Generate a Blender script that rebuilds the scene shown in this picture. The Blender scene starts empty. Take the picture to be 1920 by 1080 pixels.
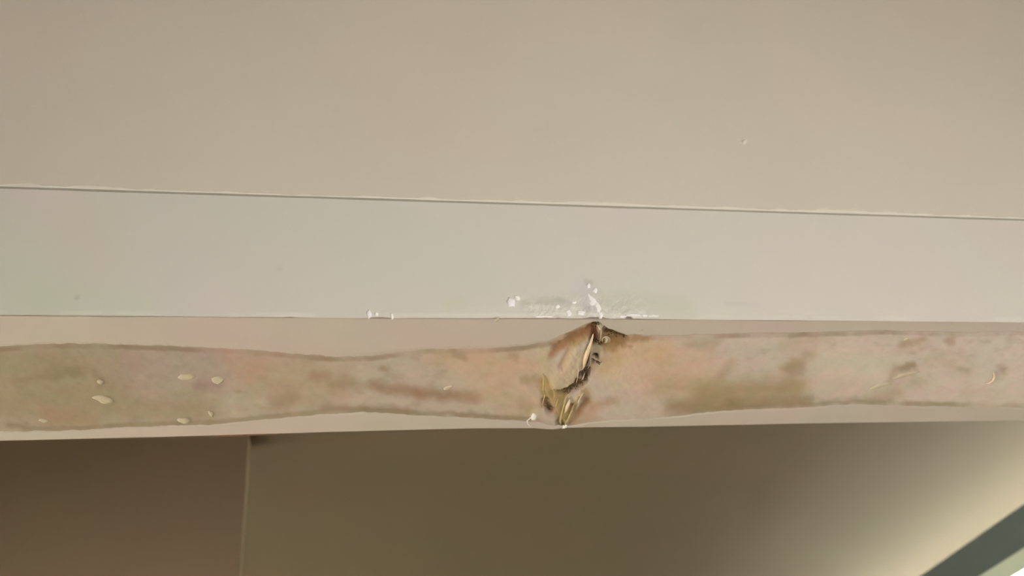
import bpy, bmesh, math, random
import numpy as np
from mathutils import Matrix, Vector
random.seed(7); rng = np.random.default_rng(11)

# ------------------------------------------------------------------ camera
FPX = 960 / math.tan(math.radians(30))          # 60 degree lens on a 1920 px wide frame
PITCH = math.radians(38.4)
CAMZ = 1.62
Xa = np.array([8157., -108., -FPX]); Xa /= np.linalg.norm(Xa)
Za = np.array([0., math.cos(PITCH), -math.sin(PITCH)]); Za -= (Za @ Xa) * Xa; Za /= np.linalg.norm(Za)
Ya = np.cross(Za, Xa)
M = np.array([Xa, Ya, Za])                       # camera -> world rotation
cam_d = bpy.data.cameras.new('camera'); cam = bpy.data.objects.new('camera', cam_d)
bpy.context.scene.collection.objects.link(cam)
cam_d.sensor_width = 36; cam_d.angle = math.radians(60); cam_d.clip_start = 0.01
mw = Matrix([[*M[0], 0], [*M[1], 0], [*M[2], CAMZ], [0, 0, 0, 1]])
cam.matrix_world = mw
cam_d.dof.use_dof = True; cam_d.dof.focus_distance = 0.74; cam_d.dof.aperture_fstop = 6.0
sc = bpy.context.scene; sc.camera = cam

# ------------------------------------------------------------------ world and light
w = bpy.data.worlds.new('sky'); sc.world = w; w.use_nodes = True
bg = w.node_tree.nodes['Background']; bg.inputs[0].default_value = (0.98, 1.0, 0.86, 1); bg.inputs[1].default_value = 15.5
def area(name, loc, target, sx, sy, power, col):
    d = bpy.data.lights.new(name, 'AREA'); d.shape = 'RECTANGLE'; d.size = sx; d.size_y = sy; d.energy = power; d.color = col
    o = bpy.data.objects.new(name, d); sc.collection.objects.link(o); o.location = loc
    o.rotation_euler = (Vector(target) - Vector(loc)).to_track_quat('-Z', 'Y').to_euler(); return o
area('front_fill', (0.50, -0.78, 1.35), (0.3, 0.6, 2.1), 1.1, 0.9, 25, (1.0, 0.975, 0.985))  # unseen fill light added behind the camera to brighten the front room
vs = sc.view_settings; vs.view_transform = 'Standard'; vs.look = 'None'; vs.gamma = 1; vs.use_curve_mapping = False
vs.exposure = 0.0

# ------------------------------------------------------------------ helpers
ZB = CAMZ + 0.43                                 # underside of the door header
def ray(x, y): return M @ np.array([x - 960., 540. - y, -FPX])
def on(x, y, ax, v):
    r = ray(x, y); c = np.array([0, 0, CAMZ]); k = (v - c[ax]) / r[ax]
    return c + r * k
Y0 = on(960, 597, 2, ZB)[1]                      # front face of wall and casing
Y1 = on(960, 801, 2, ZB)[1]                      # back edge of the jamb board
def on_under(x, y): return on(x, y, 2, ZB)
def on_front(x, y): return on(x, y, 1, Y0)

def lin(c):
    c = np.asarray(c, float) / 255.
    return np.where(c <= .04045, c / 12.92, ((c + .055) / 1.055) ** 2.4)
def vnoise(x, y, seed=0):
    xi = np.floor(x).astype(int); yi = np.floor(y).astype(int); fx = x - xi; fy = y - yi
    fx = fx * fx * (3 - 2 * fx); fy = fy * fy * (3 - 2 * fy)
    def h(a, b):
        n = (a * 374761393 + b * 668265263 + seed * 982451653) & 0xffffffff
        n = ((n ^ (n >> 13)) * 1274126177) & 0xffffffff
        return ((n ^ (n >> 16)) & 0xffff) / 65535.
    return (h(xi, yi) * (1 - fx) + h(xi + 1, yi) * fx) * (1 - fy) + (h(xi, yi + 1) * (1 - fx) + h(xi + 1, yi + 1) * fx) * fy
def fbm(x, y, seed=0, o=4):
    s = 0; a = .5
    for i in range(o):
        s = s + a * (vnoise(x, y, seed + i * 17) - .5); x = x * 2.03 + 9.1; y = y * 2.03 + 4.7; a *= .55
    return s * 2
def ss(a, b, v):
    t = np.clip((v - a) / (b - a), 0, 1); return t * t * (3 - 2 * t)
def interp(pts):
    xs, ys = zip(*pts); return lambda x: np.interp(x, xs, ys)

def link(o, parent=None):
    sc.collection.objects.link(o)
    if parent is not None: o.parent = parent
    return o
def mesh_obj(name, verts, faces, mat, parent=None, smooth=False, cols=None):
    me = bpy.data.meshes.new(name); me.from_pydata([tuple(v) for v in verts], [], faces)
    me.materials.append(mat)
    if smooth: me.polygons.foreach_set('use_smooth', [True] * len(me.polygons))
    if cols is not None:
        a = me.color_attributes.new('Col', 'FLOAT_COLOR', 'POINT')
        c = np.ones((len(verts), 4), np.float32); c[:, :3] = cols; a.data.foreach_set('color', c.ravel())
    me.update(); return link(bpy.data.objects.new(name, me), parent)
def box_vf(x0, x1, y0, y1, z0, z1, off=0):
    v = [(x, y, z) for x in (x0, x1) for y in (y0, y1) for z in (z0, z1)]
    f = [(0, 1, 3, 2), (4, 6, 7, 5), (0, 4, 5, 1), (2, 3, 7, 6), (0, 2, 6, 4), (1, 5, 7, 3)]
    return v, [tuple(i + off for i in q) for q in f]
def box(name, x0, x1, y0, y1, z0, z1, mat, parent=None, kind=None):
    v, f = box_vf(x0, x1, y0, y1, z0, z1); o = mesh_obj(name, v, f, mat, parent)
    if kind: o['kind'] = kind
    return o
def boxes(name, bs, mat, parent=None, kind=None):
    V = []; F = []
    for b in bs:
        v, f = box_vf(*b, off=len(V)); V += v; F += f
    o = mesh_obj(name, V, F, mat, parent)
    if kind: o['kind'] = kind
    return o

def mat(name, col, rough=.7, var=.0, scale=8., bump=.0, bscale=60., attr=False, hue=0., spec=.3):
    """col in sRGB 0-255; var = value mottling, hue = faint green/pink drift of the old paint"""
    m = bpy.data.materials.new(name); m.use_nodes = True; nt = m.node_tree; N = nt.nodes; L = nt.links
    b = N['Principled BSDF']; b.inputs['Roughness'].default_value = rough; b.inputs['Specular IOR Level'].default_value = spec
    tc = N.new('ShaderNodeTexCoord')
    if attr:
        base = N.new('ShaderNodeVertexColor'); base.layer_name = 'Col'; src = base.outputs[0]
    else:
        base = N.new('ShaderNodeRGB'); base.outputs[0].default_value = (*lin(col), 1); src = base.outputs[0]
    if var > 0:
        n = N.new('ShaderNodeTexNoise'); n.inputs['Scale'].default_value = scale; n.inputs['Detail'].default_value = 5; L.new(tc.outputs['Object'], n.inputs['Vector'])
        mr = N.new('ShaderNodeMapRange'); mr.inputs[1].default_value = .3; mr.inputs[2].default_value = .7; mr.inputs[3].default_value = 1 - var; mr.inputs[4].default_value = 1 + var
        L.new(n.outputs[0], mr.inputs[0])
        vm = N.new('ShaderNodeVectorMath'); vm.operation = 'SCALE'; L.new(src, vm.inputs[0]); L.new(mr.outputs[0], vm.inputs['Scale']); src = vm.outputs[0]
    if hue > 0:
        n = N.new('ShaderNodeTexNoise'); n.inputs['Scale'].default_value = scale * .7; n.inputs['Detail'].default_value = 1.5; L.new(tc.outputs['Object'], n.inputs['Vector'])
        r = N.new('ShaderNodeValToRGB'); e = r.color_ramp.elements
        e[0].position = .38; e[0].color = (1 - hue, 1 + hue * .6, 1 - hue * .3, 1); e[1].position = .62; e[1].color = (1 + hue, 1 - hue * .5, 1 + hue * .3, 1)
        L.new(n.outputs[0], r.inputs[0])
        vm = N.new('ShaderNodeVectorMath'); vm.operation = 'MULTIPLY'; L.new(src, vm.inputs[0]); L.new(r.outputs[0], vm.inputs[1]); src = vm.outputs[0]
    L.new(src, b.inputs['Base Color'])
    if bump > 0:
        n = N.new('ShaderNodeTexNoise'); n.inputs['Scale'].default_value = bscale; n.inputs['Detail'].default_value = 6; L.new(tc.outputs['Object'], n.inputs['Vector'])
        bp = N.new('ShaderNodeBump'); bp.inputs['Strength'].default_value = bump; bp.inputs['Distance'].default_value = .002
        L.new(n.outputs[0], bp.inputs['Height']); L.new(bp.outputs[0], b.inputs['Normal'])
    return m

m_wall   = mat('cream_wall_paint', (203, 194, 176), .75, .02, 5, .25, 45, hue=.02)
m_seal   = mat('pale_sealant', (216, 209, 190), .6, .03, 30, .3, 120)
m_casing = mat('off_white_gloss_paint', (205, 199, 186), .5, .0, 6, .12, 40, attr=True, hue=.02)
m_jamb   = mat('worn_tan_board', (170, 150, 125), .8, .045, 50, .25, 90, attr=True, hue=.03)
m_film   = mat('pinkish_cream_paint_film', (186, 173, 160), .6, .02, 12, .2, 60, hue=.02)
m_white  = mat('white_paint_chip', (238, 234, 226), .7, .03, 90, .3, 200)
m_dab    = mat('cream_filler', (186, 172, 146), .7, .05, 90, .3, 200)
m_split  = mat('fresh_cream_wood', (216, 192, 160), .6, .06, 160, .3, 300)
m_straw  = mat('straw_yellow_wood_fibre', (178, 156, 108), .6, .12, 220, .4, 300)
m_rust   = mat('rust_brown_wood', (130, 92, 58), .8, .15, 200, .5, 300)
m_dark   = mat('dark_frass', (78, 60, 36), .9, .25, 400, .5, 500)
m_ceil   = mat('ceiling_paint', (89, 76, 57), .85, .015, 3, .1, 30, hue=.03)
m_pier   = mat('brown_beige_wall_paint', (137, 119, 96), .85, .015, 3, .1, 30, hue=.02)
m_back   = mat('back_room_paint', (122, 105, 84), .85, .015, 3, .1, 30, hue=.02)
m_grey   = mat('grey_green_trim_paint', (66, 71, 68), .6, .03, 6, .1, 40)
m_frame  = mat('pale_window_paint', (150, 154, 138), .6, .02, 10, .1, 40)
m_floor  = mat('tan_floor_tile', (166, 154, 139), .6, .05, 6, .1, 40)
m_raw    = mat('raw_wood', (150, 118, 80), .8, .1, 40, .3, 100)
m_glass = bpy.data.materials.new('window_glass'); m_glass.use_nodes = True
_b = m_glass.node_tree.nodes['Principled BSDF']; _b.inputs['Transmission Weight'].default_value = 1; _b.inputs['Roughness'].default_value = 0; _b.inputs['IOR'].default_value = 1.01; _b.inputs['Base Color'].default_value = (1, 1, 1, 1)

# ------------------------------------------------------------------ rooms
XL, XR, BX = -1.25, 1.65, 2.225                  # header ends, window wall of the back room
CB = CAMZ + 0.98                                 # back room ceiling
HT = 2.95                                        # top of the front wall
YF = -3.2
gap_l, gap_r = on_front(0, 351.5), on_front(1920, 412.5)
def gap_z(x): return gap_l[2] + (gap_r[2] - gap_l[2]) * (x - gap_l[0]) / (gap_r[0] - gap_l[0])

# wall above the header: front skin is a fine strip along the ragged joint, joined to the slab
n = 900; xs = np.linspace(XL, XR, n); V = []; F = []
px_of = lambda x: (x - gap_l[0]) / (gap_r[0] - gap_l[0]) * 1920
rag = 0.0004 * fbm(xs * 60, xs * 0, 3) + .00025 * fbm(xs * 300, xs * 0 + 3, 5)
rows = [0, .003, .006, .012, .03, .08, .2, .5]
for j, r in enumerate(rows):
    for i, x in enumerate(xs):
        z = gap_z(x) + .0012 + (rag[i] if j == 0 else 0) + r
        if j == len(rows) - 1: z = HT
        V.append((x, Y0 - (.0 if j else 0), z))
for j in range(len(rows) - 1):
    for i in range(n - 1):
        a = j * n + i; F.append((a, a + 1, a + n + 1, a + n))
o0 = len(V)                                        # give it thickness
for i, x in enumerate(xs): V.append((x, Y0 + .02, gap_z(x) + .0012))
for i in range(n - 1): F.append((i, o0 + i, o0 + i + 1, i + 1))
v, f = box_vf(XL, XR, Y0 + .02, Y1, ZB + .132, HT, off=len(V)); V += v; F += f
ow = mesh_obj('wall_front', V, F, m_wall, None, True); ow['kind'] = 'structure'
for p in ow.data.polygons: p.use_smooth = False
boxes('wall_left', [(XL - 2.0, XL, Y0, Y1, 0, HT), ], m_wall, kind='structure')
boxes('wall_right', [(XR, XR + 1.5, Y0, Y1, 0, HT)], m_wall, kind='structure')
boxes('floor', [(-3.6, 3.6, YF, 5.2, -.1, 0)], m_floor, kind='structure')
# front room shell: side walls, back wall, ceiling
boxes('wall_side_left', [(-2.6, -2.5, YF, Y0, 0, HT)], m_wall, kind='structure')
boxes('wall_side_right', [(2.9, 3.0, YF, Y0, 0, HT)], m_wall, kind='structure')
boxes('wall_rear', [(-2.6, 3.0, YF - .1, YF, 0, HT)], m_wall, kind='structure')
boxes('ceiling_front', [(-2.6, 3.0, YF, Y0, HT, HT + .1)], m_wall, kind='structure')
# back room: ceiling, pier with a coved top, far wall, window wall
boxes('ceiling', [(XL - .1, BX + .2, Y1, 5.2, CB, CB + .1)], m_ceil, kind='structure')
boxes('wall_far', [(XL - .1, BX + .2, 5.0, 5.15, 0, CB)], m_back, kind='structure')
xs0, xs1 = XL - .2, XL - .1
LW = (0.85, 4.6, 0.1, 1.95)                         # unseen low glazed opening, added on the far left to bring in fill light
boxes('wall_back_side', [(xs0, xs1, Y1, LW[0], 0, CB + .1), (xs0, xs1, LW[1], 5.15, 0, CB + .1), (xs0, xs1, LW[0], LW[1], 0, LW[2]), (xs0, xs1, LW[0], LW[1], LW[3], CB + .1)], m_back, kind='structure')
w2 = boxes('fill_opening', [(xs0 + .02, xs0 + .07, LW[0], LW[1], LW[2], LW[2] + .05), (xs0 + .02, xs0 + .07, LW[0], LW[1], LW[3] - .05, LW[3])] +
      [(xs0 + .02, xs0 + .07, y, y + .05, LW[2] + .05, LW[3] - .05) for y in (LW[0], (LW[0] + LW[1]) / 2, LW[1] - .05)], m_frame, kind='structure')
box('window_pane', xs0 + .04, xs0 + .044, LW[0] + .02, LW[1] - .02, LW[2] + .02, LW[3] - .02, m_glass, w2)
E1 = on(466, 806, 2, CB)                          # pier corner at the ceiling
V = []; F = []; prof = []
R = .006; RZ = .006
for k in range(13):
    a = k / 12 * math.pi / 2; prof.append((R * (1 - math.sin(a)), -R * (1 - math.cos(a))))   # (distance out from face, z)
# profile runs from ceiling (out R) down to the face
prof = [(R * (1 - math.sin(k / 12 * math.pi / 2)), -RZ * (1 - math.cos(k / 12 * math.pi / 2))) for k in range(13)] + [(0, -CB)]
yf = E1[1] + .02
for (d, z) in prof:
    V += [(XL - .1, yf - d, CB + z), (E1[0] + d * .12, yf - d, CB + z)]
    V += [(E1[0] + d * .12, yf + .06 + d, CB + z), (XL - .1, yf + .06 + d, CB + z)]
for k in range(len(prof) - 1):
    a = 4 * k; F += [(a, a + 4, a + 5, a + 1), (a + 1, a + 5, a + 6, a + 2), (a + 2, a + 6, a + 7, a + 3)]
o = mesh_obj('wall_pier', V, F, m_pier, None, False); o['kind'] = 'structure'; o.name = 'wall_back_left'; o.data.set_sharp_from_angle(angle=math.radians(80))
for i, p in enumerate(o.data.polygons): p.use_smooth = True

# window wall: grey painted, backlit; heads found from where they sit in the room
wy0, wy1, wzb = 1.3, 4.2, 2.15
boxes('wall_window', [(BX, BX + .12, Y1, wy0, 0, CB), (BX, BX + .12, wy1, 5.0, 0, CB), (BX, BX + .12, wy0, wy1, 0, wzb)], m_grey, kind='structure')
fr = [(BX + .05, BX + .09, wy0, wy1, wzb, wzb + .04), (BX + .05, BX + .09, wy0, wy1, CB - .012, CB),
      (BX + .05, BX + .09, wy0, wy0 + .04, wzb, CB), (BX + .05, BX + .09, wy1 - .04, wy1, wzb, CB)]
win = boxes('window_1', fr, m_frame, kind='structure')
box('window_pane', BX + .068, BX + .072, wy0 + .04, wy1 - .04, wzb + .04, CB - .012, m_glass, win)
# grey rail hung inside the room in front of the window, with a pale lower lip
xb = BX * .8
rt = on(1822, 1013, 0, xb)[2]; rb = on(1836, 1080, 0, xb)[2]; rl = on(1893, 1080, 0, xb)[2]
rail = box('trim_1', xb, xb + .014, Y1 + .02, 4.6, rb, rt, m_grey, kind='structure')
box('lower_lip', xb + .001, xb + .013, Y1 + .02, 4.6, rl, rb, m_frame, rail)
boxes('hanger', [(xb + .003, xb + .011, 1.15, 1.18, rt, CB), (xb + .003, xb + .011, 4.3, 4.33, rt, CB)], m_grey, rail)

# ------------------------------------------------------------------ the door header: casing board + jamb board
header = bpy.data.objects.new('door_header', None); link(header); header.location = ((XL + XR) / 2, Y0, ZB)
bpy.context.view_layer.update(); HL = header.matrix_world.inverted()
header['label'] = 'painted wooden door header with worn tan underside and a split crossing its width'
header['category'] = 'door header'
def hobj(name, verts, faces, m, smooth=False, cols=None, label=None, parent=None):
    hv = [(v[0] - header.location.x, v[1] - header.location.y, v[2] - header.location.z) for v in verts]
    o = mesh_obj(name, hv, faces, m, parent or header, smooth, cols)
    if label: o['label'] = label
    return o
def grid_faces(nr, nc, flip=False):
    F = []
    for j in range(nr - 1):
        for i in range(nc - 1):
            a = j * nc + i; q = (a, a + 1, a + nc + 1, a + nc); F.append(q[::-1] if flip else q)
    return F

front_y = interp([(-400, 588), (0, 591), (300, 593), (640, 596), (1000, 597), (1400, 600), (1920, 604), (2300, 607)])
back_y = interp([(-400, 835), (0, 825), (300, 818), (640, 808), (880, 802), (1000, 801.5), (1035, 804), (1060, 801), (1100, 800), (1200, 799), (1500, 793), (1920, 787), (2300, 781)])
topm = interp([(-400, 652), (0, 652), (100, 645), (250, 648), (420, 655), (500, 660), (620, 671), (700, 669), (790, 656), (900, 655), (980, 650), (1030, 641),
               (1070, 622), (1096, 608), (1110, 602), (1124, 603), (1140, 617), (1175, 628), (1250, 631), (1400, 626), (1550, 624), (1650, 620), (1800, 624), (1920, 622), (2300, 625)])
botm = interp([(-400, 812), (0, 808), (150, 806), (230, 800), (400, 795), (480, 787), (560, 779), (680, 771), (800, 778), (950, 787), (1010, 790), (1034, 796), (1060, 799.5), (1092, 795), (1110, 791),
               (1250, 781), (1350, 770), (1500, 763), (1600, 757), (1700, 760), (1920, 764), (2300, 770)])

cols_px = np.unique(np.concatenate([np.arange(-400, 970, 5.), np.arange(970, 1250, 1.6), np.arange(1250, 2305, 5.)]))
NR = 150
def stamp(PX, PY, x1, y1, x2, y2, r, soft, r2=None, asp=1.0):
    """soft capsule mask around a segment in the surface sheet's own grid"""
    r2 = r if r2 is None else r2
    dx, dy = x2 - x1, (y2 - y1) * asp; L2 = dx * dx + dy * dy + 1e-6
    t = np.clip(((PX - x1) * dx + (PY - y1) * asp * dy) / L2, 0, 1)
    d = np.hypot(PX - x1 - t * dx, (PY - y1) * asp - t * dy); rr = r + (r2 - r) * t
    return 1 - ss(rr - soft * .5, rr + soft, d)

# --- underside (jamb board)
PX = np.tile(cols_px, (NR, 1)); v = np.linspace(0, 1, NR)[:, None]
PY = front_y(cols_px)[None, :] * (1 - v) + back_y(cols_px)[None, :] * v
wx = PX + 7 * fbm(PX / 18, PY / 18, 31); wy = PY + 7 * fbm(PX / 18, PY / 18, 57)
wsx = PX + 3 * fbm(PX / 6, PY / 6, 71); wsy = PY + 3 * fbm(PX / 6, PY / 6, 87)
COL = np.zeros(PX.shape + (3,))
def blend(mask, c):
    global COL
    m_ = np.clip(mask, 0, 1)[..., None]; COL = COL * (1 - m_) + lin(c) * m_
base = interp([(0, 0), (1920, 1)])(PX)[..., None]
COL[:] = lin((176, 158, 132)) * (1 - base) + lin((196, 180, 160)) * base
n1 = fbm(PX / 95, PY / 48, 1); n2 = fbm(PX / 26, PY / 16, 2); n3 = fbm(PX / 9, PY / 6, 4)
blend(ss(.05, .75, n1) * .5 * ss(1250, 300, PX), (176, 150, 134))
blend(ss(.10, .6, -n1) * .5, (160, 144, 106))
blend(ss(.15, .6, n2) * .30 * (1 - .5 * ss(850, 1000, PX) * ss(1350, 1200, PX)), (146, 124, 90))
blend(ss(.15, .6, -n2) * .20, (204, 184, 156))
blend(ss(.2, .6, n3) * .15 * (1 - .8 * ss(850, 950, PX) * ss(1330, 1230, PX)), (140, 118, 84))
big = [  # broad stains: x1,y1,x2,y2,r,soft,colour,strength
 (0, 690, 200, 700, 45, 60, (156, 138, 102), .6), (0, 760, 380, 770, 22, 40, (154, 136, 98), .6), (90, 780, 170, 790, 12, 20, (166, 128, 96), .5),
 (250, 690, 400, 690, 30, 40, (166, 144, 128), .6), (430, 665, 470, 690, 18, 30, (190, 148, 126), .5), (500, 700, 620, 720, 34, 50, (178, 148, 114), .5),
 (700, 724, 790, 736, 6, 14, (150, 118, 88), .75), (790, 738, 890, 746, 7, 14, (148, 114, 84), .8), (610, 765, 760, 772, 5, 12, (136, 114, 82), .6), (760, 773, 990, 785, 2.5, 8, (136, 116, 84), .6),
 (820, 668, 1000, 680, 14, 30, (192, 158, 120), .5), (900, 700, 1000, 740, 34, 50, (196, 164, 128), .5),
 (1180, 680, 1300, 700, 40, 40, (206, 168, 134), .55), (1160, 650, 1240, 655, 14, 20, (190, 158, 108), .4),
 (1320, 738, 1490, 728, 15, 30, (156, 132, 90), .8), (1260, 765, 1370, 762, 10, 22, (142, 120, 82), .8), (1370, 758, 1520, 752, 6, 14, (138, 116, 78), .7), (1240, 720, 1330, 735, 14, 34, (162, 142, 102), .5),
 (1470, 690, 1520, 665, 6, 12, (162, 138, 98), .6), (1480, 695, 1500, 690, 9, 10, (146, 124, 86), .5), (1350, 705, 1372, 680, 6, 12, (166, 142, 110), .6), (1290, 648, 1330, 650, 5, 12, (164, 140, 108), .5),
 (1470, 645, 1530, 636, 6, 16, (176, 150, 122), .5), (1540, 700, 1600, 725, 14, 30, (190, 162, 140), .5), (1630, 745, 1680, 735, 8, 20, (170, 146, 118), .7), (1540, 752, 1670, 752, 3, 10, (140, 126, 98), .6),
 (1670, 712, 1680, 690, 5, 10, (160, 134, 106), .7), (1690, 690, 1715, 686, 5, 8, (140, 122, 90), .8), (1690, 645, 1730, 638, 4, 9, (158, 136, 104), .7), (1778, 640, 1782, 638, 6, 8, (160, 134, 108), .7),
 (1800, 694, 1812, 694, 5, 7, (160, 138, 106), .7), (1878, 690, 1882, 700, 6, 8, (160, 138, 108), .6), (1700, 758, 1920, 762, 3, 8, (168, 148, 118), .6), (1560, 680, 1630, 700, 25, 40, (200, 186, 158), .6),
 (1750, 720, 1920, 735, 20, 30, (200, 182, 160), .5), (30, 712, 140, 700, 4, 12, (136, 118, 84), .4), (100, 690, 150, 700, 8, 14, (134, 116, 82), .45), (180, 700, 192, 720, 5, 10, (140, 120, 90), .5),
 (370, 725, 410, 722, 5, 12, (140, 118, 108), .5), (20, 797, 45, 797, 4, 8, (130, 112, 78), .5), (520, 755, 545, 745, 10, 18, (150, 128, 96), .5), (590, 703, 610, 706, 6, 12, (152, 118, 90), .5), (625, 722, 660, 718, 6, 12, (150, 124, 90), .5),
 (715, 692, 722, 694, 4, 6, (146, 118, 88), .5), (855, 664, 870, 668, 5, 8, (150, 126, 94), .5), (960, 668, 965, 670, 6, 8, (160, 132, 98), .4)]
for x1, y1, x2, y2, r, s, c, k in big: blend(k * stamp(wx, wy, x1, y1, x2, y2, r, s), c)
# edge shade painted as a dark line where the old paint film stops
edge = np.abs(PY - topm(PX) - 3 - 2 * n3); blend(.42 * (1 - ss(2, 7, edge)) * (1 - ss(1040, 1070, PX) * ss(1190, 1180, PX)) * (.35 + 1.0 * ss(-.4, .5, fbm(PX / 60, PX * 0, 9))), (128, 104, 78))
edge = np.abs(PY - botm(PX) + 3 + 1.5 * n3); blend(.45 * (1 - ss(2, 7, edge)) * ss(-.5, .3, fbm(PX / 80, PX * 0, 19)), (128, 110, 76))
D = np.zeros(PX.shape)                            # depth up into the wood, metres (negative = proud)
D += .00025 * n2 + .0002 * n3
D += -.0006 * stamp(PX, PY, 1150, 700, 1230, 720, 30, 60)   # swollen filler right of the split
crack = [  # colour + depth of the split and what surrounds it
 # stained rim left of the apex
 (1105, 620, 1075, 632, 9, 12, (140, 100, 66), .9, .0012), (1078, 634, 1045, 648, 6, 10, (142, 108, 68), .9, .0009), (1060, 646, 1034, 664, 4, 10, (160, 118, 84), .8, .0006), (1092, 634, 1072, 646, 5, 9, (166, 136, 86), .8, .0006),
 (1086, 620, 1040, 640, 3, 6, (214, 188, 150), .5, -.0004), (1094, 612, 1075, 620, 3, 6, (206, 188, 144), .6, -.0003),
 # flank left of the split: pale bulge with brown fold
 (1078, 672, 1048, 730, 17, 16, (190, 166, 130), .7, -.0022), (1068, 655, 1052, 685, 3, 9, (176, 138, 106), .6, .0004), (1030, 720, 1022, 660, 8, 16, (190, 166, 124), .5, -.0006),
 # right of the apex: brown pocket
 (1135, 622, 1172, 632, 5, 8, (116, 84, 46), .95, .0026), (1160, 628, 1172, 633, 4, 5, (88, 62, 32), .9, .0034), (1142, 618, 1150, 622, 3, 4, (90, 74, 40), .9, .0024), (1140, 640, 1160, 640, 7, 8, (150, 122, 72), .85, .0015),
 (1135, 635, 1138, 638, 4, 4, (188, 162, 118), .8, -.0004), (1136, 650, 1136, 656, 5, 7, (158, 130, 76), .7, .0010), (1118, 645, 1134, 646, 4, 4, (110, 70, 42), .95, .0026), (1170, 636, 1215, 634, 3, 7, (164, 128, 90), .6, .0006), (1165, 650, 1185, 650, 1.2, 3, (150, 120, 70), .5, .0003),
 (1155, 672, 1130, 690, 14, 18, (184, 158, 108), .5, .0002),
 # apex hole and brown throat
 (1108, 616, 1122, 606, 5, 4, (84, 66, 36), .95, .0060), (1116, 622, 1112, 648, 5, 4, (134, 88, 52), .95, .0040), (1112, 636, 1118, 648, 3.5, 4, (108, 66, 38), .9, .0050),
 (1124, 610, 1126, 640, 1.6, 3, (200, 180, 146), .7, -.0008),
 # the split itself
 (1107, 650, 1096, 686, 2.6, 2.2, (90, 72, 46), .9, .0060), (1100, 672, 1092, 708, 2.4, 2.0, (76, 58, 34), .95, .0070), (1118, 655, 1110, 690, 7, 7, (168, 148, 112), .8, .0014),
 (1088, 698, 1082, 712, 2.6, 3, (92, 72, 46), .85, .0040), (1104, 694, 1098, 716, 3.6, 3.5, (96, 74, 44), .9, .0045), (1100, 712, 1090, 724, 3, 3, (88, 66, 40), .9, .0055), (1094, 704, 1092, 708, 1.5, 2, (180, 160, 124), .8, 0),
 (1090, 718, 1078, 728, 4.5, 3, (90, 64, 36), .95, .0065), (1084, 724, 1058, 736, 7.5, 4, (104, 76, 40), .97, .0070), (1070, 730, 1052, 737, 6.0, 4, (98, 70, 36), .95, .0070),
 # pores
 (1116, 669, 1119, 670, 3.6, 2.0, (58, 42, 20), .98, .0055), (1112, 676, 1112, 682, 1.6, 2.5, (116, 96, 64), .8, .0025), (1122, 680, 1124, 681, 2.0, 2.0, (92, 72, 46), .9, .0035), (1104, 660, 1103, 674, 1.3, 2, (104, 86, 58), .8, .0035),
 # lower left straw patch
 (1020, 720, 1030, 745, 9, 9, (190, 164, 102), .8, .0008), (1024, 754, 1030, 768, 5.5, 6, (130, 98, 62), .9, .0030), (1030, 770, 1034, 770, 3.5, 4, (112, 82, 52), .9, .0034), (1040, 740, 1046, 770, 8, 9, (168, 140, 92), .75, .0012),
 (1052, 756, 1056, 744, 5, 6, (160, 136, 82), .8, .0020), (1060, 770, 1052, 792, 8, 7, (182, 160, 100), .85, .0012), (1050, 792, 1054, 800, 5, 4, (122, 100, 58), .85, .0030), (1068, 772, 1072, 762, 4, 5, (160, 120, 84), .7, .0012),
 # brown fold to the lower right
 (1096, 736, 1102, 752, 7, 14, (164, 136, 88), .7, .0008), (1100, 754, 1084, 774, 5, 7, (142, 104, 68), .85, .0020), (1112, 764, 1142, 756, 4, 12, (170, 132, 98), .6, .0008), (1086, 772, 1074, 790, 6, 9, (160, 124, 84), .7, .0010), (1090, 786, 1110, 776, 8, 12, (182, 142, 110), .5, .0004),
 (1150, 752, 1156, 752, 6, 10, (160, 138, 100), .5, .0003), (1080, 752, 1090, 740, 2.5, 5, (206, 178, 128), .8, -.0008), (1086, 754, 1080, 766, 3, 5, (206, 176, 140), .7, -.0006),
 (984, 714, 1008, 712, 5, 10, (150, 126, 86), .5, .0003), (980, 756, 1000, 768, 8, 16, (160, 134, 98), .5, .0003), (1008, 770, 1000, 790, 5, 7, (190, 168, 140), .6, -.0006), (1020, 782, 1036, 792, 8, 9, (186, 168, 146), .8, -.0006)]
crack += [(1104, 618, 1070, 630, 8, 9, (136, 98, 62), .85, 0), (1072, 632, 1042, 646, 5, 10, (140, 108, 70), .7, 0), (1044, 650, 1036, 664, 3, 8, (158, 116, 82), .6, 0),
 (1128, 634, 1166, 640, 8, 9, (128, 98, 56), .8, .0012), (1136, 646, 1150, 652, 6, 8, (146, 116, 66), .7, 0), (1116, 626, 1114, 646, 4, 4, (118, 76, 46), .9, .0040), (1132, 637, 1140, 640, 3, 4, (184, 158, 118), .8, -.0004),
 (1166, 638, 1215, 636, 3, 8, (150, 118, 82), .6, 0)]
for x1, y1, x2, y2, r, s, c, k, dep in crack:
    s_ = stamp(wsx, wsy, x1, y1, x2, y2, r, s); blend(k * s_, c); 
    if dep > 0: D = np.maximum(D, dep * s_ * (1 + .3 * n3) + D * (1 - s_))
    else: D += dep * s_
gr = ss(25, 5, np.abs(PX - (1118 - (PY - 600) * .32)) - 10) * ss(600, 640, PY)
D += gr * .0005 * fbm(PX / 4, PY / 5, 61, 3)
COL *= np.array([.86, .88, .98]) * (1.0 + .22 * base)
front_keep = ss(0, .02, v) * ss(1, .985, v)
D = D * front_keep
base_p = np.array([[on_under(PX[j, i], PY[j, i]) for i in range(PX.shape[1])] for j in range(NR)])
UP = base_p.copy(); UP[..., 2] += D
nc = len(cols_px)
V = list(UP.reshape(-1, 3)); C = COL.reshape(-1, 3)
F = grid_faces(NR, nc, False)
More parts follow.
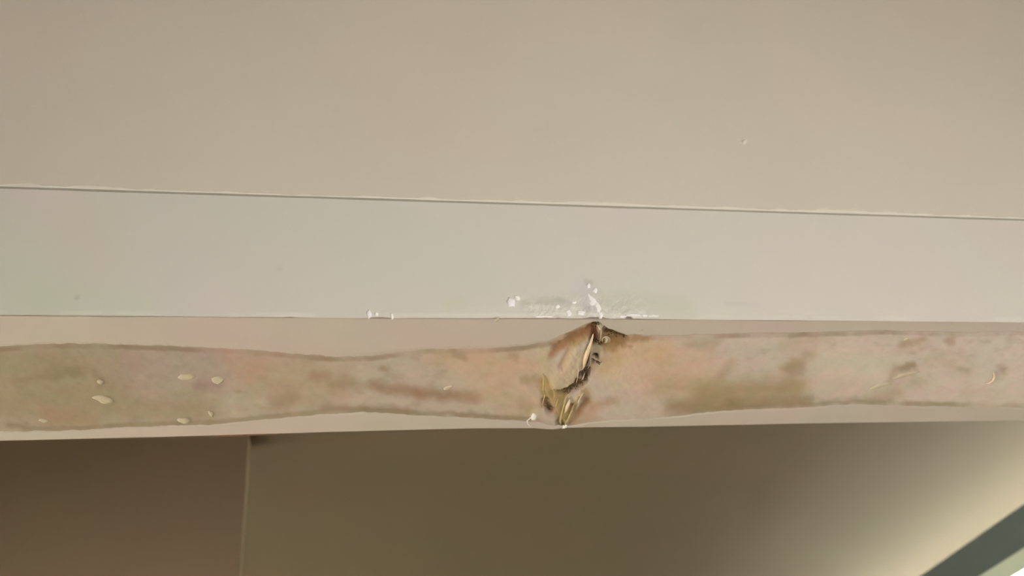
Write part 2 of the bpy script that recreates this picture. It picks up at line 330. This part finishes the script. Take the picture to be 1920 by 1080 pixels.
# sides and top of the jamb board
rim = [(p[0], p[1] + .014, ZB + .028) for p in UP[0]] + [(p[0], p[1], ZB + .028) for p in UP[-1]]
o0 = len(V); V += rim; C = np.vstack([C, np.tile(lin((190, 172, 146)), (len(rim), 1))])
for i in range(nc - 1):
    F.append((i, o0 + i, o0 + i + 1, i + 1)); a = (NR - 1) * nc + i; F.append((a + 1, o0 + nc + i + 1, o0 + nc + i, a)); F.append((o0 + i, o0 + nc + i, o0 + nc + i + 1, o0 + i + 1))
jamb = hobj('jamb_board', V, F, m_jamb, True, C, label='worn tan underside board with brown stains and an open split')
try:
    jamb.data.shade_smooth()
    jamb.data.set_sharp_from_angle(angle=math.radians(60))
except Exception: pass

# --- paint films left along both edges of the underside (real thickness)
def film(name, ya, yb, x0, x1, step, th, label, free_at):
    xs_ = np.arange(x0, x1, step); rows_ = 9; V = []; 
    for j in range(rows_):
        t = j / (rows_ - 1)
        for x in xs_:
            a, b = ya(x), yb(x); y = a + (b - a) * t
            p = on_under(x, y); d = th * (min(1, (1 - t) * 4 + .0) if free_at == 1 else min(1, t * 4))
            edge_t = 1 - t if free_at == 1 else t
            lift = th if edge_t > .02 else -.0003
            V.append((p[0], p[1], ZB - lift + .00012 * float(fbm(np.array(x / 30.), np.array(y / 14.), 5))))
    return hobj(name, V, grid_faces(rows_, len(xs_)), m_film, False, None, label)
wob = lambda x: 2.2 * float(fbm(np.array(x / 22.), np.array(.5), 41)) + 1.0 * float(fbm(np.array(x / 6.), np.array(.5), 43))
film('paint_film', lambda x: front_y(x) - .2, lambda x: max(front_y(x) + .6, topm(x) + wob(x)), -400, 2300, 4, .0007, 'pinkish cream paint left along the front edge', 1)
film('paint_film', lambda x: min(back_y(x) - .6, botm(x) + wob(x) * .8), lambda x: back_y(x), -400, 2300, 4, .0007, 'narrow pale paint strip left along the back edge', 0)

# --- casing board (front face)
fr_rows = 70; cx = np.unique(np.concatenate([np.arange(-400, 900, 8.), np.arange(900, 1260, 2.), np.arange(1260, 2305, 8.)]))
gp = lambda x: 351.5 + (412.5 - 351.5) * x / 1920
gl = interp([(0, 351.5), (1000, 385.3), (1920, 412.5)])
# the joint is straight in the room; find the board's top height per column from the joint line itself
PXc = np.tile(cx, (fr_rows, 1)); tt = np.linspace(0, 1, fr_rows)[:, None] ** 1.6
XW = np.array([on_front(x, front_y(x))[0] for x in cx])
zt = np.array([gap_z(x) - .0013 for x in XW])
VV = np.zeros((fr_rows, len(cx), 3)); 
zbot = np.array([on_front(x, front_y(x))[2] for x in cx])
# ragged chips along the lower arris
chip = np.zeros(len(cx))
for c0, wd, dp in ((700, 14, 2.2), (720, 6, 3), (545, 8, 2.5), (930, 7, 2.5), (1010, 30, 1.8), (1120, 22, 3.0), (1180, 7, 3.2), (60, 20, 1.2), (1050, 12, 1.6), (1215, 20, 1.2)):
    chip += dp * np.exp(-((cx - c0) / wd) ** 2)
zb2 = zbot - .0000 + chip * .0004 * (1 + fbm(cx / 5, cx * 0, 77))
for j in range(fr_rows):
    VV[j, :, 0] = XW; VV[j, :, 2] = zb2 + (zt - zb2) * tt[j, 0]
PYc = (front_y(cx)[None, :] * (1 - tt) + np.array([351.5 + .0323 * x for x in cx])[None, :] * tt)
DY = .0003 * fbm(PXc / 120, PYc / 60, 21)
damage = stamp(PXc, PYc, 1010, 590, 1190, 588, 16, 34)
DY += -.0012 * stamp(PXc, PYc, 1118, 560, 1118, 600, 12, 22) + damage * .0010 * fbm(PXc / 11, PYc / 8, 23) + .0004 * ss(560, 598, PYc) * fbm(PXc / 30, PYc / 14, 27)
DY += -.0004 * (1 - ss(0, 26, np.abs(PYc - 572 - 6 * fbm(PXc / 200, PXc * 0, 29)))) * ss(700, 950, PXc) * ss(1450, 1200, PXc)
VV[..., 1] = Y0 + DY; VV[0, :, 1] += .0004
CC = np.zeros(PXc.shape + (3,)); CC[:] = lin((205, 199, 186))
def blendc(mask, c):
    global CC
    m_ = np.clip(mask, 0, 1)[..., None]; CC = CC * (1 - m_) + lin(c) * m_
blendc(.5 * stamp(PXc, PYc, -100, 470, 20, 540, 60, 90), (196, 202, 176)); blendc(.5 * stamp(PXc, PYc, 60, 560, 250, 580, 22, 40), (196, 200, 176))
blendc(.35 * stamp(PXc, PYc, 100, 420, 160, 500, 40, 60), (205, 194, 172)); blendc(.3 * stamp(PXc, PYc, 1860, 440, 1920, 600, 40, 60), (200, 206, 186))
blendc(.55 * stamp(PXc, PYc, 1135, 572, 1290, 578, 10, 26), (192, 190, 168)); blendc(.45 * stamp(PXc, PYc, 985, 572, 1060, 568, 3, 9), (176, 172, 152))
blendc(.4 * stamp(PXc, PYc, 840, 575, 870, 570, 6, 14), (196, 196, 164)); blendc(.6 * ss(.2, .6, fbm(PXc / 14, PYc / 9, 33)) * damage, (184, 178, 166))
blendc(.6 * ss(.15, .5, fbm(PXc / 12, PYc / 8, 37)) * damage, (224, 218, 208)); blendc(.5 * stamp(PXc, PYc, 1100, 540, 1120, 590, 12, 16), (206, 196, 192))
blendc(.5 * stamp(PXc, PYc, 1056, 568, 1072, 572, 4, 5), (180, 176, 164)); blendc(.5 * stamp(PXc, PYc, 1114, 534, 1122, 536, 4, 5), (178, 174, 158)); blendc(.4 * stamp(PXc, PYc, 1102, 578, 1106, 586, 4, 4), (180, 172, 164))
blendc(.5 * stamp(PXc, PYc, 135, 560, 138, 562, 2.5, 4), (160, 158, 140)); blendc(.35 * stamp(PXc, PYc, 516, 508, 517, 510, 3, 4), (168, 162, 150))
blendc(.25 * stamp(PXc, PYc, 1370, 571, 1430, 574, 2, 6), (180, 174, 166)); blendc(.9 * stamp(PXc, PYc, 1176, 596, 1184, 597, 2.6, 2.5), (92, 78, 62))
blendc(.35 * (1 - ss(1, 5, np.abs(PYc - front_y(PXc) + 5))) * ss(-.2, .3, fbm(PXc / 70, PXc * 0, 47)), (222, 220, 200))
V = list(VV.reshape(-1, 3)); C = CC.reshape(-1, 3); F = grid_faces(fr_rows, len(cx), False)
k = len(cx); rim = [(p[0], Y0 + .010, p[2] + .022) for p in VV[0]] + [(p[0], Y0 + .018, p[2]) for p in VV[-1]]
o0 = len(V); V += rim; C = np.vstack([C, np.tile(lin((190, 180, 160)), (len(rim), 1))])
for i in range(k - 1):
    a = (fr_rows - 1) * k + i; F.append((i, o0 + i, o0 + i + 1, i + 1)); F.append((a, a + 1, o0 + k + i + 1, o0 + k + i)); F.append((o0 + i, o0 + k + i, o0 + k + i + 1, o0 + i + 1))
hobj('casing_board', V, F, m_casing, False, C, label='off-white painted front board with chipped lower edge')
# solid lintel timber behind the boards
v, f = box_vf(XL, XR, Y0 + .019, Y1 - .002, ZB + .03, ZB + .125); hobj('lintel_timber', v, f, m_raw)

# --- splinters, flakes, fibres
def strip(name, pts, m, th=.0012, label=None, drop0=.0):
    """pts: (px, py, half width px, drop below the surface in metres); lens-shaped, tapered, twisted"""
    V = []; F = []; n = len(pts); K = 8
    P = [on_under(p[0], p[1]) for p in pts]
    for i, p in enumerate(pts):
        a = P[max(0, i - 1)]; b = P[min(n - 1, i + 1)]; t = (b - a) / np.linalg.norm(b - a); s = np.cross(t, (0, 0, 1))
        hw = p[2] * .00046; tk = th * (.35 + .65 * min(1, p[2] / 3.))
        c = P[i] - np.array([0, 0, p[3] + drop0])
        for q in range(K):
            an = q / K * 2 * math.pi; V.append(c + s * math.cos(an) * hw + np.array([0, 0, 1]) * (math.sin(an) * tk + .3 * tk * math.cos(2 * an)))
    for i in range(n - 1):
        for q in range(K): F.append((i * K + q, i * K + (q + 1) % K, (i + 1) * K + (q + 1) % K, (i + 1) * K + q))
    F.append(tuple(range(K))[::-1]); F.append(tuple((n - 1) * K + q for q in range(K)))
    return hobj(name, V, F, m, True, None, label)
strip('splinter', [(1112, 625, .6, .0008), (1109, 634, 2.4, .0018), (1104, 648, 4.2, .0026), (1099, 660, 5.0, .0030), (1096, 672, 4.2, .0028), (1094, 684, 2.4, .0016), (1092, 692, .5, .0004)], m_split, .0016, 'long cream splinter curling off the split')
strip('splinter', [(1068, 748, .6, .0004), (1066, 753, 3.4, .0018), (1063, 759, 4.4, .0022), (1061, 766, 3.0, .0018), (1058, 773, .8, .0006)], m_split, .0014, 'short cream splinter below the dark cavity')
strip('splinter', [(1078, 728, .5, .0002), (1062, 741, 1.0, .0008), (1056, 762, 1.4, .0012), (1052, 778, 2.6, .0014), (1050, 788, 2.4, .0012), (1052, 796, .6, .0004)], m_straw, .0012, 'straw coloured fibre reaching the back edge')
strip('splinter', [(1086, 742, .5, .0003), (1076, 756, 1.6, .0012), (1070, 772, 2.4, .0016), (1064, 786, 2.2, .0014), (1058, 797, .6, .0004)], m_straw, .0012)
strip('splinter', [(1018, 700, .4, .0002), (1019, 716, 1.8, .0010), (1018, 728, 2.2, .0014), (1022, 738, 1.6, .0010), (1018, 752, 1.2, .0008), (1016, 764, .5, .0002)], m_straw, .0010)
strip('splinter', [(1036, 708, .4, .0002), (1036, 722, 1.6, .0010), (1040, 738, 1.4, .0010), (1037, 752, .5, .0002)], m_straw, .0009)
strip('splinter', [(1046, 748, .4, .0002), (1042, 760, 1.0, .0010), (1048, 774, 1.2, .0012), (1052, 786, .4, .0004)], m_straw, .0008)
strip('splinter', [(1094, 736, .4, .0002), (1087, 745, 2.0, .0011), (1084, 756, 2.4, .0012), (1078, 768, .6, .0004)], m_dab, .0010)
strip('splinter', [(1125, 607, .4, .0003), (1127, 618, 1.6, .0010), (1126, 632, 1.2, .0009), (1124, 642, .4, .0003)], m_dab, .0010)
strip('splinter', [(1108, 664, .4, -.001), (1106, 672, .9, -.0005), (1106, 684, .9, .0), (1102, 692, .4, -.0004)], m_dab, .0008)
strip('splinter', [(1096, 700, .4, .0), (1093, 708, 1.3, .0008), (1091, 712, .5, .0)], m_split, .0008)
strip('splinter', [(1080, 668, .4, .0014), (1084, 690, 1.3, .0022), (1082, 708, .9, .0018), (1080, 716, .4, .0012)], m_split, .0008)
ring = [(1123 + 6.0 * math.cos(a), 677 + 6.5 * math.sin(a), .9, .0006) for a in np.linspace(-1.3, 2.4, 12)]
strip('splinter', ring, m_dab, .0007)
ring = [(1136 + 7 * math.cos(a), 636 + 5.5 * math.sin(a), 1.2, .0006) for a in np.linspace(2.8, 6.6, 12)]
strip('splinter', ring, m_dab, .0009)
strip('splinter', [(1133, 630, .5, .0006), (1138, 634, 3.2, .0012), (1137, 639, 2.6, .0010), (1133, 642, .5, .0004)], m_dab, .0012)

def flake(name, px, py, wpx, hpx, m, front=True, th=.0012, rot=0., label=None, seed=0):
    c = on_front(px, py) if front else on_under(px, py)
    e = on_front(px + 1, py) if front else on_under(px + 1, py)
    s = float(np.linalg.norm(e - c)); rr = random.Random(seed + int(px * 7 + py)); K = 11; V = []; F = []
    g = (on_front(px, py - 1) if front else on_under(px, py + 1)); sy = float(np.linalg.norm(g - c))
    rad = [.7 + .45 * rr.random() for _ in range(K)]
    for lvl, (sc_, dp) in enumerate(((1.08, -.0004), (1.0, th * .6), (.62, th))):
        for q in range(K):
            a = q / K * 2 * math.pi; u = rad[q] * math.cos(a) * wpx / 2 * sc_; vv = rad[q] * math.sin(a) * hpx / 2 * sc_
            u, vv = u * math.cos(rot) - vv * math.sin(rot), u * math.sin(rot) + vv * math.cos(rot)
            d_ = dp * (.75 + .5 * rr.random()) if dp > 0 else dp
            V.append((c[0] + u * s, c[1] - d_, c[2] + vv * sy) if front else (c[0] + u * s, c[1] - vv * sy, c[2] - d_))
    for l in range(2):
        for q in range(K): F.append((l * K + q, l * K + (q + 1) % K, (l + 1) * K + (q + 1) % K, (l + 1) * K + q))
    F.append(tuple(2 * K + q for q in range(K)))
    return hobj(name, V, F, m, True, None, label)
for i, (x, y, a, b, r) in enumerate([(958, 567, 17, 17, .2), (970, 559, 9, 11, .8), (1103, 537, 7, 9, 0), (1115, 546, 12, 9, .6), (1110, 566, 16, 32, .45), (1120, 578, 15, 26, .2), (1126, 592, 9, 14, 0), (1046, 575, 12, 10, .4),
        (1066, 587, 11, 13, .3), (1089, 587, 17, 9, .1), (1076, 568, 9, 5, .2), (1188, 591, 30, 4, 0), (1105, 553, 9, 8, .5), (692, 589, 9, 16, 0), (735, 593, 6, 12, .1), (1208, 592, 12, 3.5, 0), (1168, 594, 14, 3.5, 0), (706, 589, 8, 7, 0), (1225, 593, 20, 3, 0), (1020, 594, 34, 3, 0)]):
    flake('paint_flake', x, y, a, b, m_white, True, .0018 if i < 7 else .0010, r, 'white flake of paint' if i else 'bright white flake left of the split', i)
for i, (x, y, a, b, r, mm) in enumerate([(193, 748, 34, 16, -.3, m_dab), (350, 706, 34, 12, 0, m_dab), (408, 713, 26, 14, .2, m_dab), (345, 788, 24, 11, 0, m_dab), (842, 726, 18, 7, .4, m_dab), (1652, 723, 30, 7, .2, m_dab), (1700, 702, 40, 6, .25, m_dab),
        (188, 716, 12, 8, 0, m_dab), (82, 788, 18, 7, 0, m_dab), (1001, 781, 10, 14, .4, m_white), (1058, 800, 9, 6, 0, m_white), (1092, 798, 10, 4, 0, m_dab), (1201, 619, 10, 7, 0, m_dab), (1020, 713, 4, 7, 0, m_dab), (395, 775, 8, 14, .5, m_dab), (1700, 636, 9, 5, 0, m_dab), (932, 599, 9, 7, 0, m_dab)]):
    flake('filler_dab', x, y, a, b, mm, False, .0010, r, None, i)
hook = [(1862, 697, .8, .0006), (1864, 704, 1.8, .0012), (1861, 711, 2.4, .0014), (1854, 716, 1.8, .0012), (1847, 717, .6, .0006)]
strip('paint_curl', hook, m_split, .0012, 'small hooked pale curl near the right end')
strip('paint_curl', [(996, 800, .5, .0004), (990, 794, 1.0, .0008), (988, 788, 1.0, .0008), (994, 783, 1.0, .0006), (999, 780, .6, .0004)], m_white, .0006)
# dark sliver hanging under the back edge, left of centre
sl = []
for i, t in enumerate(np.linspace(0, 1, 9)): sl.append((400 + 120 * t, back_y(400 + 120 * t) + .5, 2.0 * math.sin(math.pi * (t * .98 + .01)) + .2, 0))
V = []; F = []
for p in sl:
    c = on_under(p[0], p[1]); h = p[2] * .0016
    V += [c + np.array([0, .0, .001]), c + np.array([0, .0006, -h * .45]), c + np.array([0, .003, -h * .1]), c + np.array([0, .003, .001])]
for i in range(8):
    for q in range(4): F.append((i * 4 + q, i * 4 + (q + 1) % 4, i * 4 + 4 + (q + 1) % 4, i * 4 + 4 + q))
hobj('dark_sliver', V, F, m_rust, False, None, 'dark brown sliver hanging under the back edge')
# frass pellets lodged in the cavities: countless
def pellet(V, F, c, r):
    o = len(V); bm = bmesh.new(); bmesh.ops.create_icosphere(bm, subdivisions=1, radius=r)
    for vv in bm.verts: V.append((c[0] + vv.co.x * random.uniform(.8, 1.3), c[1] + vv.co.y * random.uniform(.8, 1.5), c[2] + vv.co.z))
    bm.verts.ensure_lookup_table()
    for f_ in bm.faces: F.append(tuple(o + vv.index for vv in f_.verts))
    bm.free()
V = []; F = []
for (x1, y1, x2, y2, r, nn) in ((1056, 737, 1086, 724, 5, 60), (1088, 722, 1100, 706, 4, 34), (1106, 655, 1094, 705, 3, 30), (1110, 616, 1122, 608, 4, 22), (1135, 624, 1172, 633, 4, 36), (1112, 640, 1130, 648, 3, 24), (1024, 758, 1032, 770, 4, 18), (1110, 672, 1124, 684, 4, 16)):
    for _ in range(nn):
        t = random.random(); x = x1 + (x2 - x1) * t + random.uniform(-r, r); y = y1 + (y2 - y1) * t + random.uniform(-r, r)
        c = on_under(x, y); pellet(V, F, (c[0], c[1], ZB + random.uniform(.0005, .003)), random.uniform(.0003, .0007))
o = hobj('frass', V, F, m_dark, False, None, 'dark brown frass lodged in the split'); o['kind'] = 'stuff'

# ------------------------------------------------------------------ sealant bead above the joint
V = []; F = []; K = 6; nx = 900; xs = np.linspace(XL + .001, XR - .001, nx)
hgt = np.clip(.0046 + .0052 * fbm(xs * 12, xs * 0, 51) + .0036 * fbm(xs * 80, xs * 0, 53), .0012, .012); th = .0004 + .0005 * np.clip(.4 + fbm(xs * 22, xs * 0, 55) + .7 * fbm(xs * 110, xs * 0, 59), 0, 2)
for i, x in enumerate(xs):
    z0 = gap_z(x) + .0011
    for q in range(K):
        t = q / (K - 1); V.append((x, Y0 - th[i] * math.sin(math.pi * (.12 + .88 * t)) - (.0 if q < K - 1 else -.0003), z0 + hgt[i] * t))
for i in range(nx - 1):
    for q in range(K - 1): a = i * K + q; F.append((a, a + K, a + K + 1, a + 1))
o = mesh_obj('sealant_bead', V, F, m_seal, None, True)
o['label'] = 'ragged pale sealant bead on the wall just above the dark joint line'; o['category'] = 'sealant'
# dab of plaster on the wall, upper right
nub = flake('plaster_nub', 1396, 266, 13, 8, m_seal, True, .0016, .5, None, 5)
bpy.context.view_layer.update(); mwm = nub.matrix_world.copy(); nub.parent = None; nub.matrix_world = mwm
nub['label'] = 'tiny raised plaster nub on the cream wall above the joint'; nub['category'] = 'plaster nub'
